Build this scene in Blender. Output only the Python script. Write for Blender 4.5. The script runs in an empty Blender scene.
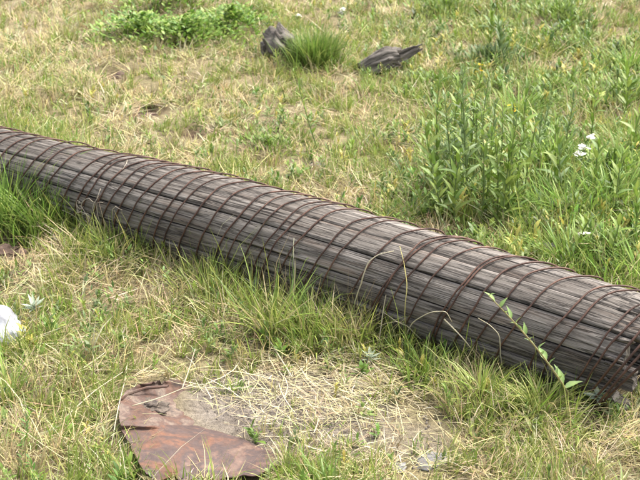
import bpy, bmesh, math, random
import numpy as np
from mathutils import Vector

random.seed(7)
rng = np.random.default_rng(11)
scene = bpy.context.scene
C = scene.collection

# ------------------------------------------------------------------ camera
CAM_H, PITCH, F_PX = 1.597, math.radians(23.0), 1250.0      # focal length in pixels of a 640 wide frame
cd = bpy.data.cameras.new('camera')
cd.sensor_width = 36.0
cd.lens = 36.0 * F_PX / 640.0
cd.clip_start, cd.clip_end = 0.05, 500.0
cd.dof.use_dof = True
cd.dof.focus_distance = 3.05
cd.dof.aperture_fstop = 12.0
cam = bpy.data.objects.new('camera', cd)
C.objects.link(cam)
cam.location = (0, 0, CAM_H)
cam.rotation_euler = (math.radians(90) - PITCH, 0, 0)
scene.camera = cam

# ------------------------------------------------------------------ sky, sun, exposure
SUN_EL, SUN_AZ = math.radians(58), math.radians(62)         # azimuth clockwise from +Y
w = bpy.data.worlds.new('World')
scene.world = w
w.use_nodes = True
nt = w.node_tree
bg = nt.nodes['Background']
sky = nt.nodes.new('ShaderNodeTexSky')
sky.sky_type = 'NISHITA'
sky.sun_disc = False
sky.sun_elevation = SUN_EL
sky.sun_rotation = SUN_AZ
sky.air_density = 1.0
sky.dust_density = 6.0
sky.ozone_density = 1.0
hs = nt.nodes.new('ShaderNodeHueSaturation')
hs.inputs['Saturation'].default_value = 0.45                # thin white cloud over the whole sky
nt.links.new(sky.outputs[0], hs.inputs['Color'])
nt.links.new(hs.outputs[0], bg.inputs['Color'])
bg.inputs['Strength'].default_value = 0.15
sl = bpy.data.lights.new('sun', 'SUN')
sl.energy = 1.35
sl.angle = math.radians(10)
sl.color = (1.0, 0.965, 0.92)
sun = bpy.data.objects.new('sun', sl)
C.objects.link(sun)
sdir = Vector((math.sin(SUN_AZ) * math.cos(SUN_EL), math.cos(SUN_AZ) * math.cos(SUN_EL), math.sin(SUN_EL)))
sun.rotation_euler = sdir.to_track_quat('Z', 'Y').to_euler()
vs = scene.view_settings
vs.view_transform = 'Standard'
vs.look = 'None'
vs.exposure = 1.78
vs.gamma = 1.0
vs.use_curve_mapping = False

# ------------------------------------------------------------------ helpers
CP, SP = math.cos(PITCH), math.sin(PITCH)
def ground_at(u, v, z=0.0):
    """photo pixel (640x480) -> where that line of sight meets the height z (used once, to survey the plot)"""
    u = np.asarray(u, float); v = np.asarray(v, float)
    a = (u - 320) / F_PX; b = (v - 240) / F_PX
    t = (CAM_H - z) / np.maximum(SP + b * CP, 0.02)
    return a * t, (CP - b * SP) * t
def survey(x, y, z=0.0):
    dz = z - CAM_H
    d = np.maximum(y * CP - dz * SP, 0.05)
    return 320 + F_PX * x / d, 240 - F_PX * (y * SP + dz * CP) / d
def smooth(a, b, x):
    t = np.clip((x - a) / (b - a), 0, 1)
    return t * t * (3 - 2 * t)
_tab = rng.random((256, 256))
def vnoise(x, y):
    x = np.asarray(x, float); y = np.asarray(y, float)
    xi = np.floor(x).astype(int); yi = np.floor(y).astype(int)
    fx = x - xi; fy = y - yi
    fx = fx * fx * (3 - 2 * fx); fy = fy * fy * (3 - 2 * fy)
    g = lambda i, j: _tab[i & 255, j & 255]
    return (g(xi, yi) * (1 - fx) + g(xi + 1, yi) * fx) * (1 - fy) + (g(xi, yi + 1) * (1 - fx) + g(xi + 1, yi + 1) * fx) * fy
def fbm(x, y, o=4):
    s = 0; a = 0.5
    for k in range(o):
        s = s + a * vnoise(x * 2 ** k + 17.3 * k, y * 2 ** k + 9.1 * k); a *= .5
    return s
def mesh_np(name, V, faces3=None, faces4=None, col=None, smooth_=True, uv=None):
    """fast mesh from numpy arrays; col = per-vertex rgb"""
    me = bpy.data.meshes.new(name)
    V = np.asarray(V, np.float32)
    f3 = np.zeros((0, 3), np.int32) if faces3 is None else np.asarray(faces3, np.int32)
    f4 = np.zeros((0, 4), np.int32) if faces4 is None else np.asarray(faces4, np.int32)
    me.vertices.add(len(V)); me.vertices.foreach_set('co', V.ravel())
    nl = f3.size + f4.size
    me.loops.add(nl)
    li = np.concatenate([f3.ravel(), f4.ravel()]).astype(np.int32)
    me.loops.foreach_set('vertex_index', li)
    np_ = len(f3) + len(f4)
    me.polygons.add(np_)
    st = np.concatenate([np.arange(len(f3)) * 3, len(f3) * 3 + np.arange(len(f4)) * 4]).astype(np.int32)
    me.polygons.foreach_set('loop_start', st)
    try:
        me.polygons.foreach_set('loop_total', np.concatenate([np.full(len(f3), 3), np.full(len(f4), 4)]).astype(np.int32))
    except Exception:
        pass
    me.polygons.foreach_set('use_smooth', np.full(np_, smooth_))
    if col is not None:
        a = me.color_attributes.new('col', 'FLOAT_COLOR', 'POINT')
        c4 = np.ones((len(V), 4), np.float32); c4[:, :3] = col
        a.data.foreach_set('color', c4.ravel())
    if uv is not None:
        l = me.uv_layers.new(name='uv')
        l.data.foreach_set('uv', np.asarray(uv, np.float32)[li].ravel())
    me.update(calc_edges=True)
    me.validate()
    return me
def obj(name, me, m, parent=None, loc=None):
    o = bpy.data.objects.new(name, me)
    C.objects.link(o)
    if m is not None and me is not None and len(me.materials) == 0:
        me.materials.append(m)
    if parent is not None:
        o.parent = parent
    if loc is not None:
        o.location = loc
    return o
def tag(o, label, cat, group=None, kind=None):
    o['label'] = label; o['category'] = cat
    if group: o['group'] = group
    if kind: o['kind'] = kind
    return o
def thing(name, label, cat, loc=(0, 0, 0), rz=0, group=None):
    o = bpy.data.objects.new(name, None)
    C.objects.link(o)
    o.empty_display_size = .1
    o.location = loc; o.rotation_euler = (0, 0, rz)
    return tag(o, label, cat, group)

# ------------------------------------------------------------------ materials
class NB:
    def __init__(s, name):
        s.m = bpy.data.materials.new(name); s.m.use_nodes = True
        s.t = s.m.node_tree; s.n = s.t.nodes; s.b = s.n['Principled BSDF']; s.out = s.n['Material Output']
    def new(s, t, **kw):
        n = s.n.new(t)
        for k, v in kw.items(): setattr(n, k, v)
        return n
    def link(s, a, b): s.t.links.new(a, b)
    def noise(s, vec, scale, detail=5, rough=.6, dist=0):
        n = s.new('ShaderNodeTexNoise')
        n.inputs['Scale'].default_value = scale; n.inputs['Detail'].default_value = detail
        n.inputs['Roughness'].default_value = rough; n.inputs['Distortion'].default_value = dist
        if vec is not None: s.link(vec, n.inputs['Vector'])
        return n.outputs[0]
    def mapping(s, vec, scale, loc=(0, 0, 0)):
        n = s.new('ShaderNodeMapping'); n.inputs['Scale'].default_value = scale; n.inputs['Location'].default_value = loc
        s.link(vec, n.inputs['Vector']); return n.outputs[0]
    def ramp(s, fac, stops):
        n = s.new('ShaderNodeValToRGB'); e = n.color_ramp.elements
        while len(e) < len(stops): e.new(.5)
        for el, (p, c) in zip(e, stops):
            el.position = p; el.color = (*c, 1) if len(c) == 3 else c
        s.link(fac, n.inputs['Fac']); return n.outputs['Color']
    def mix(s, fac, a, b, mode='MIX'):
        n = s.new('ShaderNodeMix', data_type='RGBA', blend_type=mode)
        for src, i in ((fac, 0), (a, 6), (b, 7)):
            if hasattr(src, 'is_output'): s.link(src, n.inputs[i])
            else: n.inputs[i].default_value = src if i == 0 else (*src, 1)
        return n.outputs[2]
    def math(s, op, a, b=0.0):
        n = s.new('ShaderNodeMath', operation=op)
        for src, i in ((a, 0), (b, 1)):
            if hasattr(src, 'is_output'): s.link(src, n.inputs[i])
            else: n.inputs[i].default_value = src
        return n.outputs[0]
    def bump(s, h, strength, dist, prev=None):
        n = s.new('ShaderNodeBump'); n.inputs['Strength'].default_value = strength; n.inputs['Distance'].default_value = dist
        s.link(h, n.inputs['Height'])
        if prev is not None: s.link(prev, n.inputs['Normal'])
        return n.outputs[0]

def plant_mat(name, rough=.55, trans=.35, spec=.3):
    b = NB(name)
    a = b.new('ShaderNodeAttribute', attribute_name='col')
    g = b.new('ShaderNodeNewGeometry')
    n = b.noise(g.outputs['Position'], 60, 3)
    c = b.mix(b.ramp(n, [(.35, (.0,) * 3), (.7, (1,) * 3)]), a.outputs['Color'], (1.18, 1.12, .95), 'MULTIPLY')
    b.link(c, b.b.inputs['Base Color'])
    b.b.inputs['Roughness'].default_value = rough
    b.b.inputs['Specular IOR Level'].default_value = spec
    tr = b.new('ShaderNodeBsdfTranslucent'); b.link(c, tr.inputs['Color'])
    mx = b.new('ShaderNodeMixShader'); mx.inputs[0].default_value = trans
    b.link(b.b.outputs[0], mx.inputs[1]); b.link(tr.outputs[0], mx.inputs[2])
    b.link(mx.outputs[0], b.out.inputs['Surface'])
    return b.m
M_GRASS = plant_mat('grass_blade', .5, .35, .35)
M_STRAW = plant_mat('dry_straw', .7, .2, .2)
M_LEAF = plant_mat('weed_leaf', .5, .3, .35)
M_PETAL = plant_mat('white_petal', .7, .3, .2)

def make_soil():
    b = NB('soil')
    g = b.new('ShaderNodeNewGeometry'); P = g.outputs['Position']
    a = b.new('ShaderNodeAttribute', attribute_name='col')
    n1 = b.noise(P, 9, 6, .65); n2 = b.noise(P, 70, 5, .7); n3 = b.noise(P, 260, 3, .6)
    c = b.mix(1.0, a.outputs['Color'], b.ramp(n1, [(.3, (.62, .58, .55)), (.7, (1.15, 1.12, 1.08))]), 'MULTIPLY')
    c = b.mix(1.0, c, b.ramp(n2, [(.3, (.55, .52, .5)), (.5, (1, 1, 1)), (.75, (1.35, 1.32, 1.25))]), 'MULTIPLY')
    c = b.mix(1.0, c, b.ramp(n3, [(.3, (.75, .73, .7)), (.65, (1.1, 1.1, 1.1))]), 'MULTIPLY')
    b.link(c, b.b.inputs['Base Color'])
    b.b.inputs['Roughness'].default_value = .95
    b.b.inputs['Specular IOR Level'].default_value = .15
    nb = b.bump(n2, .9, .012); nb = b.bump(n3, .7, .004, nb)
    b.link(nb, b.b.inputs['Normal'])
    return b.m
M_SOIL = make_soil()

def make_wood(name, dark=1.0, warm=0.0, us=1.0):
    """weathered grey wood; uv = (metres along grain, metres across)"""
    b = NB(name)
    uv = b.new('ShaderNodeUVMap', uv_map='uv')
    oi = b.new('ShaderNodeObjectInfo')
    add = b.new('ShaderNodeVectorMath', operation='ADD')
    cx = b.new('ShaderNodeCombineXYZ')
    r = b.math('MULTIPLY', oi.outputs['Random'], 37.0)
    b.link(r, cx.inputs[0]); b.link(r, cx.inputs[1]); b.link(r, cx.inputs[2])
    b.link(uv.outputs[0], add.inputs[0]); b.link(cx.outputs[0], add.inputs[1])
    v = add.outputs[0]
    big = b.noise(b.mapping(v, (2.2 * us, 9, 1)), 1.5, 5, .6, .4)
    fib = b.noise(b.mapping(v, (4.5 * us, 180, 1)), 1.0, 6, .62, .5)
    fin = b.noise(b.mapping(v, (22 * us, 620, 1)), 1.0, 4, .6)
    crk = b.noise(b.mapping(v, (2.6 * us, 95, 1)), 1.0, 3, .55, .3)
    blot = b.noise(v, 26, 4, .6)
    base = b.ramp(fib, [(.22, (.07 * dark, .06 * dark, .053 * dark)), (.45, (.152 * dark, .139 * dark, .122 * dark)),
                        (.6, (.232 * dark, .216 * dark, .195 * dark)), (.85, (.315 * dark, .297 * dark, .272 * dark))])
    c = b.mix(1.0, base, b.ramp(big, [(.3, (.66, .62, .6)), (.5, (.95, .93, .92)), (.72, (1.3, 1.27, 1.25))]), 'MULTIPLY')
    c = b.mix(1.0, c, b.ramp(fin, [(.3, (.8, .79, .78)), (.65, (1.1, 1.09, 1.08))]), 'MULTIPLY')
    wm = b.ramp(b.noise(b.mapping(v, (3 * us, 22, 1), (4, 9, 0)), 1.3, 4), [(.56, (0, 0, 0)), (.72, (1, 1, 1))])
    wmf = b.math('MULTIPLY', wm, .22 + warm)
    c = b.mix(wmf, c, (.21, .115, .062))
    c = b.mix(b.math('MULTIPLY', b.ramp(blot, [(.58, (0, 0, 0)), (.7, (1, 1, 1))]), .4), c, (.05, .042, .038))
    ck = b.ramp(crk, [(.30, (0, 0, 0)), (.38, (1, 1, 1))])
    c = b.mix(ck, (.03, .024, .02), c)
    ln = b.noise(b.mapping(v, (2.2 * us, 75, 1), (3, 8, 0)), 1.0, 4, .6, .5)
    split = b.ramp(ln, [(.475, (1, 1, 1)), (.492, (0, 0, 0)), (.508, (0, 0, 0)), (.525, (1, 1, 1))])
    c = b.mix(b.math('ADD', b.math('MULTIPLY', split, .78), .22), (.025, .02, .017), c)
    ck = b.math('MULTIPLY', ck, b.math('ADD', b.math('MULTIPLY', split, .8), .2))
    ov = b.mix(1.0, c, b.ramp(oi.outputs['Random'], [(0, (.76, .74, .72)), (.5, (1, .99, .98)), (1, (1.22, 1.21, 1.2))]), 'MULTIPLY')
    b.link(ov, b.b.inputs['Base Color'])
    b.b.inputs['Roughness'].default_value = .85
    b.b.inputs['Specular IOR Level'].default_value = .25
    nb = b.bump(fib, .8, .005); nb = b.bump(ck, .8, .005, nb); nb = b.bump(fin, .5, .0015, nb)
    b.link(nb, b.b.inputs['Normal'])
    return b.m
M_WOOD = make_wood('weathered_stave_wood', .86)
M_LOG = make_wood('weathered_log_wood', .95, -.1, 2.5)

def make_rust(name, cols, metallic, scale=1.0, rough=(.45, .9), bumpd=.002):
    b = NB(name)
    tc = b.new('ShaderNodeTexCoord'); P = tc.outputs['Object']
    n1 = b.noise(P, 7 * scale, 5, .6, .6); n2 = b.noise(P, 38 * scale, 6, .65); n3 = b.noise(P, 190 * scale, 3)
    c = b.ramp(n1, cols)
    c = b.mix(1.0, c, b.ramp(n2, [(.3, (.62, .6, .6)), (.7, (1.25, 1.22, 1.2))]), 'MULTIPLY')
    c = b.mix(1.0, c, b.ramp(n3, [(.3, (.8, .8, .8)), (.7, (1.12, 1.12, 1.12))]), 'MULTIPLY')
    b.link(c, b.b.inputs['Base Color'])
    b.link(b.ramp(n1, [(.3, (rough[1],) * 3), (.6, (rough[0],) * 3)]), b.b.inputs['Roughness'])
    b.b.inputs['Metallic'].default_value = metallic
    nb = b.bump(n2, .35, bumpd); nb = b.bump(n3, .4, bumpd * .3, nb)
    b.link(nb, b.b.inputs['Normal'])
    return b.m
M_WIRE = make_rust('rusty_wire', [(.3, (.034, .019, .014)), (.5, (.075, .039, .026)), (.7, (.14, .075, .05))], .35, 2.5, (.55, .85), .0006)
M_FLAP = make_rust('dusty_rusty_steel', [(.33, (.04, .027, .021)), (.42, (.10, .052, .032)), (.5, (.085, .05, .037)), (.6, (.15, .11, .08)), (.66, (.045, .03, .024)), (.74, (.125, .08, .055))], .0, 2.2, (.75, .95), .003)
M_SHEET = make_rust('rusty_sheet_steel', [(.30, (.15, .066, .031)), (.40, (.12, .057, .034)), (.47, (.075, .041, .029)), (.56, (.055, .033, .027)), (.60, (.095, .05, .033)), (.72, (.15, .095, .065))], .0, 1.9, (.62, .9), .002)

def make_stone(name, c0, c1, sc=20):
    b = NB(name)
    tc = b.new('ShaderNodeTexCoord'); P = tc.outputs['Object']
    n1 = b.noise(P, sc, 6, .65); n2 = b.noise(P, sc * 6, 4, .7)
    c = b.mix(1.0, b.ramp(n1, [(.35, c0), (.6, c1)]), b.ramp(n2, [(.3, (.72, .72, .72)), (.65, (1.08, 1.08, 1.08))]), 'MULTIPLY')
    b.link(c, b.b.inputs['Base Color']); b.b.inputs['Roughness'].default_value = .85
    nb = b.bump(n1, .6, .01); nb = b.bump(n2, .5, .003, nb); b.link(nb, b.b.inputs['Normal'])
    return b.m
M_WHITE = make_stone('white_rock', (.10, .098, .098), (.40, .41, .44), 9)
M_GREY = make_stone('grey_rock', (.11, .103, .098), (.21, .198, .19), 18)
M_CLOD = make_stone('brown_earth', (.07, .042, .03), (.17, .11, .08), 22)
M_DEBRIS = make_stone('dark_debris', (.035, .026, .02), (.13, .1, .075), 60)

# ------------------------------------------------------------------ pipe geometry (used by the ground and the grass too)
R, PY0, PTH, PZ = .15, 3.3553, .6477, .13
DX, DY = math.cos(PTH), -math.sin(PTH)
NX, NY = math.sin(PTH), math.cos(PTH)
BZ, BEND, TILT = -.0018, -.0025, .399
T_END = 1.03
def ZB(t):
    """the pipe sags: its far end has sunk into the ground, the near end a little"""
    return np.where(t < 0, -.021, -.0165) * t * t / (1 + t * t / 3)
def RS(t): return 1 - .17 * smooth(-.3, -1.4, t)
def pipe_point(t, ang, r):
    t = np.asarray(t, float); ang = np.asarray(ang, float) + .10 * smooth(-.5, -1.3, t)
    r = r * RS(t)
    off = BEND * t ** 2 - np.cos(ang) * r
    return np.stack([t * DX + off * NX, PY0 + t * DY + off * NY, PZ + ZB(t) + np.sin(ang) * r + 0 * t], -1)
def pipe_local(x, y):
    """ground point -> (t along axis, signed distance behind the axis)"""
    t = x * DX + (y - PY0) * DY
    return t, x * NX + (y - PY0) * NY - BEND * t ** 2

# ------------------------------------------------------------------ survey of the plot: soil, greenness, height ...
#        u,   v,  ru,  rv, green, dens, height, weeds
BLOBS = [(645, 372, 30, 18, .45, 1.3, .09, .1), (40, 40, 110, 70, .24, 1.0, .065, .08), (180, 105, 95, 38, .10, .85, .045, .06), (260, 130, 60, 28, .50, .9, .055, .30),
         (350, 100, 80, 40, .60, .9, .055, .35), (300, 70, 60, 25, .7, 1., .07, .2), (440, 40, 60, 40, .45, .9, .06, .45), (540, 60, 120, 80, .75, 1.1, .075, 1.1), (560, 200, 100, 60, .92, 1.2, .12, 1.25),
         (625, 22, 35, 25, .3, .8, .05, .5), (320, 165, 40, 15, .35, .5, .04, .3), (390, 170, 40, 25, .4, .7, .05, .4),
         (20, 185, 55, 40, .93, 1.25, .125, .05), (105, 225, 55, 28, .70, 1.1, .09, .05), (15, 245, 28, 16, .3, .25, .04, .0),
         (70, 300, 75, 45, .45, .85, .06, .2), (60, 400, 80, 55, .56, .9, .07, .12), (15, 360, 30, 25, .75, 1., .08, .1), (150, 300, 50, 40, .42, .9, .065, .1),
         (210, 252, 45, 18, .75, 1.2, .10, .1), (262, 312, 42, 26, .68, 1.2, .10, .15), (345, 320, 50, 22, .36, 1.15, .11, .1),
         (320, 412, 95, 40, .15, .05, .035, .03), (225, 395, 45, 28, .15, .03, .03, .02), (210, 348, 55, 16, .22, .55, .05, .1), (430, 445, 30, 20, .3, .25, .04, .05),
         (480, 385, 75, 34, .52, 1.2, .10, .1), (600, 435, 60, 34, .48, 1.0, .08, .1), (405, 350, 36, 26, .70, 1.15, .09, .3),
         (370, 478, 110, 10, .72, 1.3, .05, .05), (560, 478, 100, 14, .5, 1.1, .06, .05), (520, 500, 160, 14, .6, 1.1, .07, .05), (60, 480, 60, 25, .6, 1., .08, .05)]
def fields(x, y):
    u, v = survey(x, y)
    u = np.clip(u, -250, 900); v = np.clip(v, -40, 620)
    den = np.full(u.shape, .22); out = [np.full(u.shape, .22 * k) for k in (.55, .9, .065, .25)]
    wob = (fbm(x * 2.3, y * 2.3) - .47) * 60
    for (bu, bv, ru, rv, *vals) in BLOBS:
        ww = np.exp(-(((u + wob - bu) / ru) ** 2 + ((v + wob * .5 - bv) / rv) ** 2))
        den += ww
        for k in range(4): out[k] += ww * vals[k]
    out = [o / den for o in out]
    t, s = pipe_local(x, y)
    fr = smooth(-.42, -.2, s) * (s < 0) * (smooth(.5, -.1, t) * 1.3 - .3)
    out[2] = out[2] * (1 + .35 * fr); out[1] = out[1] * (1 + .35 * fr)
    return out

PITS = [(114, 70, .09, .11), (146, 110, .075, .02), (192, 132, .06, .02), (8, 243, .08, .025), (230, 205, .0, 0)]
def ground_z(x, y):
    z = (fbm(x * 1.1 + 5, y * 1.1 + 3) - .47) * .06 + (fbm(x * 7, y * 7) - .47) * .022
    t, s = pipe_local(x, y)
    z = z * smooth(.05, .5, np.abs(s) + .12)
    for (pu, pv, pr, pd) in PITS:
        if pr:
            px, py = ground_at(pu, pv)
            z = z - pd * np.exp(-((x - px) ** 2 + (y - py) ** 2) / pr ** 2)
    far = np.hypot(x, y - 4)
    z = z + smooth(9, 60, far) * (fbm(x * .05, y * .05) - .4) * 3.0
    sx, sy = ground_at(205, 440)
    z = z - .012 * np.exp(-((x - sx) ** 2 + (y - sy) ** 2) / .14 ** 2)
    return z

# ------------------------------------------------------------------ ground
def axis_grid(lo, hi, fine, far):
    a = list(np.arange(lo, hi + 1e-6, fine)); s = fine
    p, q = lo, hi
    L, H = [], []
    while q < far:
        s *= 1.25; p -= s; q += s; L.append(p); H.append(q)
    return np.array(L[::-1] + a + H)
gx = axis_grid(-2.6, 2.6, .016, 220); gy = axis_grid(1.6, 7.6, .016, 220)
X, Y = np.meshgrid(gx, gy)
Z = ground_z(X, Y)
n_, m_ = X.shape
V = np.stack([X.ravel(), Y.ravel(), Z.ravel()], 1)
idx = np.arange(n_ * m_).reshape(n_, m_)
F4 = np.stack([idx[:-1, :-1], idx[:-1, 1:], idx[1:, 1:], idx[1:, :-1]], -1).reshape(-1, 4)
g_, d_, h_, w_ = fields(V[:, 0], V[:, 1])
bare = 1 - smooth(.15, .6, d_)
u_, v_ = survey(V[:, 0], V[:, 1])
c_dirt = np.array([.235, .21, .185]); c_litter = np.array([.235, .205, .12]); c_dark = np.array([.07, .045, .034])
colg = c_litter[None] * (1 - bare[:, None]) + c_dirt[None] * bare[:, None]
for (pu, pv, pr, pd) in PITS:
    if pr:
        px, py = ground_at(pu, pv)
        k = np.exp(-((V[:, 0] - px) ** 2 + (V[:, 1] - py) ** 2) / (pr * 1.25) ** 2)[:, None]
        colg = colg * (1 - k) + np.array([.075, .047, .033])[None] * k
fr = smooth(8, 14, np.hypot(V[:, 0], V[:, 1] - 3))[:, None]
colg = colg * (1 - fr) + np.array([.15, .16, .06])[None] * fr
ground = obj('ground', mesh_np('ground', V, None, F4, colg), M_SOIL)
ground['kind'] = 'structure'

# ------------------------------------------------------------------ the wooden pipe
pipe = thing('wood_stave_pipe', 'long weathered grey wooden stave pipe wound with rusty wire, lying in grass', 'pipe', (float(pipe_point(0, 0, 0)[0]), float(pipe_point(0, 0, 0)[1]), 0.0))
PO = np.array(pipe.location)
BOUND = [.739, 1.17, 1.60, 2.05, 2.5, 2.93, 3.36, 3.83, 4.3, 4.78, 5.25, 5.68, 6.083, 6.5377, .739 + 2 * math.pi]
T0 = -2.9
def stave(i):
    a0, a1 = BOUND[i], BOUND[i + 1]
    mid = ((a0 + a1) / 2) % (2 * math.pi)
    front = mid < 2.7 or mid > 5.3
    na, nl = (15, 420) if front else (4, 60)
    rr = random.Random(i * 13 + 5)
    gap0, gap1 = rr.uniform(.004, .010), rr.uniform(.004, .010)
    if i == 0: gap0 = .014
    if i == 12: gap0 = .035
    if i == 13: gap0 = .013
    rad = rr.uniform(-.0016, .0016)
    tend = T_END + rr.uniform(-.03, .025)
    s = np.linspace(0, 1, nl)
    th_ = .031
    a = np.linspace(0, 1, na)
    # end outline ragged, broken into splinters
    endj = np.array([vnoise(i * 9.1 + q * 7, 3.3) for q in a]) * .016
    Tm = T0 + (tend - endj[None, :] - T0) * s[:, None]
    wig = (fbm(Tm[:, :1] * 2.5 + i * 31, Tm[:, :1] * 0 + i) - .47) * .018
    A_ = (a0 + gap0 + wig) + (a1 - gap1 - a0 - gap0 + (0 if i % 2 else -.004)) * a[None, :]
    arc = (A_ - a0) * R
    rough = 1.0 if mid > 5.3 or mid < .75 else .55
    gro = fbm(Tm * 1.6 + 50 * i, arc * 150, 3) - .44
    gro2 = np.minimum(vnoise(Tm * 2.2 + 11 * i, arc * 85) - .30, 0)
    low = fbm(Tm * 1.2 + i * 3.3, Tm * 0 + i * 7.7, 2) - .4
    edge = np.minimum(a, 1 - a)[None, :] * (a1 - a0) * R
    rnd = -.0028 * np.exp(-(edge / .0028) ** 1.2)
    r_out = R + rad + low * .004 + gro * .005 * rough + gro2 * .017 * rough * smooth(.35, .7, low + .6) + rnd
    # the very end is softer and eaten away
    eat = smooth(.16, 0.0, (tend - Tm)) * vnoise(Tm * 40, arc * 160 + i * 3) * .009
    r_out = r_out - eat
    top = pipe_point(Tm, A_, r_out) - PO
    bot = pipe_point(Tm, A_, np.full_like(Tm, R - th_ + rad)) - PO
    Vt = np.concatenate([top.reshape(-1, 3), bot.reshape(-1, 3)])
    N = nl * na
    I = np.arange(N).reshape(nl, na)
    q = lambda p0, p1, p2, p3: np.stack([p0, p1, p2, p3], -1).reshape(-1, 4)
    F = [q(I[:-1, :-1], I[1:, :-1], I[1:, 1:], I[:-1, 1:]), q(I[:-1, :-1] + N, I[:-1, 1:] + N, I[1:, 1:] + N, I[1:, :-1] + N),
         q(I[:-1, 0], I[:-1, 0] + N, I[1:, 0] + N, I[1:, 0]), q(I[:-1, -1], I[1:, -1], I[1:, -1] + N, I[:-1, -1] + N),
         q(I[-1, :-1], I[-1, :-1] + N, I[-1, 1:] + N, I[-1, 1:]), q(I[0, :-1], I[0, 1:], I[0, 1:] + N, I[0, :-1] + N)]
    uvt = np.stack([Tm, arc], -1).reshape(-1, 2)
    me = mesh_np('stave', Vt, None, np.concatenate(F), None, True, np.concatenate([uvt, uvt + [0, .03]]))
    me.set_sharp_from_angle(angle=math.radians(50))
    return obj('stave', me, M_WOOD, pipe)
for i in range(14): stave(i)

def tube(P, r, k=7, uvs=False):
    """tube along polyline P (n,3), r scalar or per point"""
    P = np.asarray(P, float); n = len(P)
    r = np.broadcast_to(np.asarray(r, float), (n,))
    T = np.gradient(P, axis=0); T /= np.linalg.norm(T, axis=1)[:, None] + 1e-12
    up = np.array([.31, .2, .93]); nrm = np.cross(T[0], up); nrm /= np.linalg.norm(nrm)
    Ns = []
    for i in range(n):
        nrm = nrm - T[i] * (nrm @ T[i]); nrm = nrm / (np.linalg.norm(nrm) + 1e-12); Ns.append(nrm)
    Ns = np.array(Ns); Bs = np.cross(T, Ns)
    a = np.arange(k) * 2 * math.pi / k
    V = P[:, None] + r[:, None, None] * (np.cos(a)[None, :, None] * Ns[:, None] + np.sin(a)[None, :, None] * Bs[:, None])
    V = V.reshape(-1, 3)
    I = np.arange(n * k).reshape(n, k); J = np.roll(I, -1, 1)
    F = np.stack([I[:-1], J[:-1], J[1:], I[1:]], -1).reshape(-1, 4)
    V = np.concatenate([V, P[:1], P[-1:]])
    c0, c1 = n * k, n * k + 1
    F3 = np.concatenate([np.stack([J[0], I[0], np.full(k, c0)], -1), np.stack([I[-1], J[-1], np.full(k, c1)], -1)])
    return V, F3, F

LOOPS = [-1.266, -1.166, -1.107, -1.039, -0.94, -0.875, -0.847, -0.789, -0.74, -0.687, -0.631, -0.58, -0.513, -0.464, -0.403, -0.331, -0.254, -0.212, -0.155, -0.104, -0.074, -0.013, 0.082, 0.133, 0.231, 0.312, 0.323, 0.360, 0.426, 0.512, 0.522, 0.58, 0.638, 0.709, 0.8, 0.841, 0.925, 0.951]
pre = []
t_ = LOOPS[0]
while t_ > T0 + .15:
    t_ -= random.uniform(.05, .085); pre.append(t_)
LOOPS = pre[::-1] + LOOPS
for k, s0 in enumerate(LOOPS):
    ph = np.linspace(-math.pi * .62, math.pi * 1.40, 64)
    rr = random.Random(k * 3 + 1)
    d = ph - .739
    adv = d / (2 * math.pi) * .055
    tl = TILT * R * (1 + rr.uniform(-.04, .04))
    slack = rr.uniform(.0, .004) if (rr.random() < .88 or s0 > -.8) else rr.uniform(.006, .011)
    w1, w2 = rr.uniform(0, 6.28), rr.uniform(0, 6.28)
    t = s0 + adv + tl * np.sin(ph) + .003 * np.sin(2 * ph + w1) + .0018 * np.sin(5 * ph + w2) + .0009 * np.sin(13 * ph + w1)
    t = t + (.075 + rr.uniform(-.008, .008)) * smooth(1.15, 2.35, ph) * smooth(4.0, 2.7, ph)
    rad = R + .0045 + slack * np.exp(-((ph - 1.9) / .7) ** 2) + .0012 * np.sin(3 * ph + w2) + .0008 * np.sin(7 * ph + w1)
    Vv, F3, F4_ = tube(pipe_point(t, ph, rad) - PO, rr.uniform(.0022, .0028), 7)
    obj('wire_loop', mesh_np('wire_loop', Vv, F3, F4_), M_WIRE, pipe)
# slack loops that slipped off the rotten end
for k, (s0, tl, sl_, sag) in enumerate([(.975, .62, .006, .01), (.992, .75, .010, .02), (1.006, .85, .014, .03), (1.022, 1.0, .008, .02)]):
    ph = np.linspace(-math.pi * .5, math.pi * 1.5, 70)
    rr = random.Random(k + 77)
    t = s0 + tl * R * np.sin(ph) * .8 + .006 * np.sin(2 * ph + k)
    rad = R + .006 + sl_ * (1 + np.sin(ph * 2 + k)) + .002 * np.sin(4 * ph + k)
    P = pipe_point(t, ph, rad)
    P[:, 2] = np.maximum(P[:, 2], -.004)
    Vv, F3, F4_ = tube(P - PO, .0032, 7)
    o = obj('wire_loop', mesh_np('wire_loop', Vv, F3, F4_), M_WIRE, pipe)
    o['label'] = 'slack rusty wire loop slipping off the broken pipe end'
# broken splinters standing off the rotten end
for k in range(5):
    rr = random.Random(k + 400)
    a = rr.uniform(-.2, 1.5); t0 = T_END + rr.uniform(-.08, -.02); L = rr.uniform(.03, .06)
    n = 6; s = np.linspace(0, 1, n)
    P = pipe_point(t0 + L * s, a + .06 * s * rr.uniform(-1, 1), R - .004 + .008 * s * rr.random())
    Vv, F3, F4_ = tube(P - PO, .0045 * (1 - .8 * s) + .0006, 5)
    uvv = np.stack([Vv[:, 0], Vv[:, 2] + Vv[:, 1]], -1)
    obj('splinter', mesh_np('splinter', Vv, F3, F4_, None, True, uvv), M_WOOD, pipe)

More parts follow.
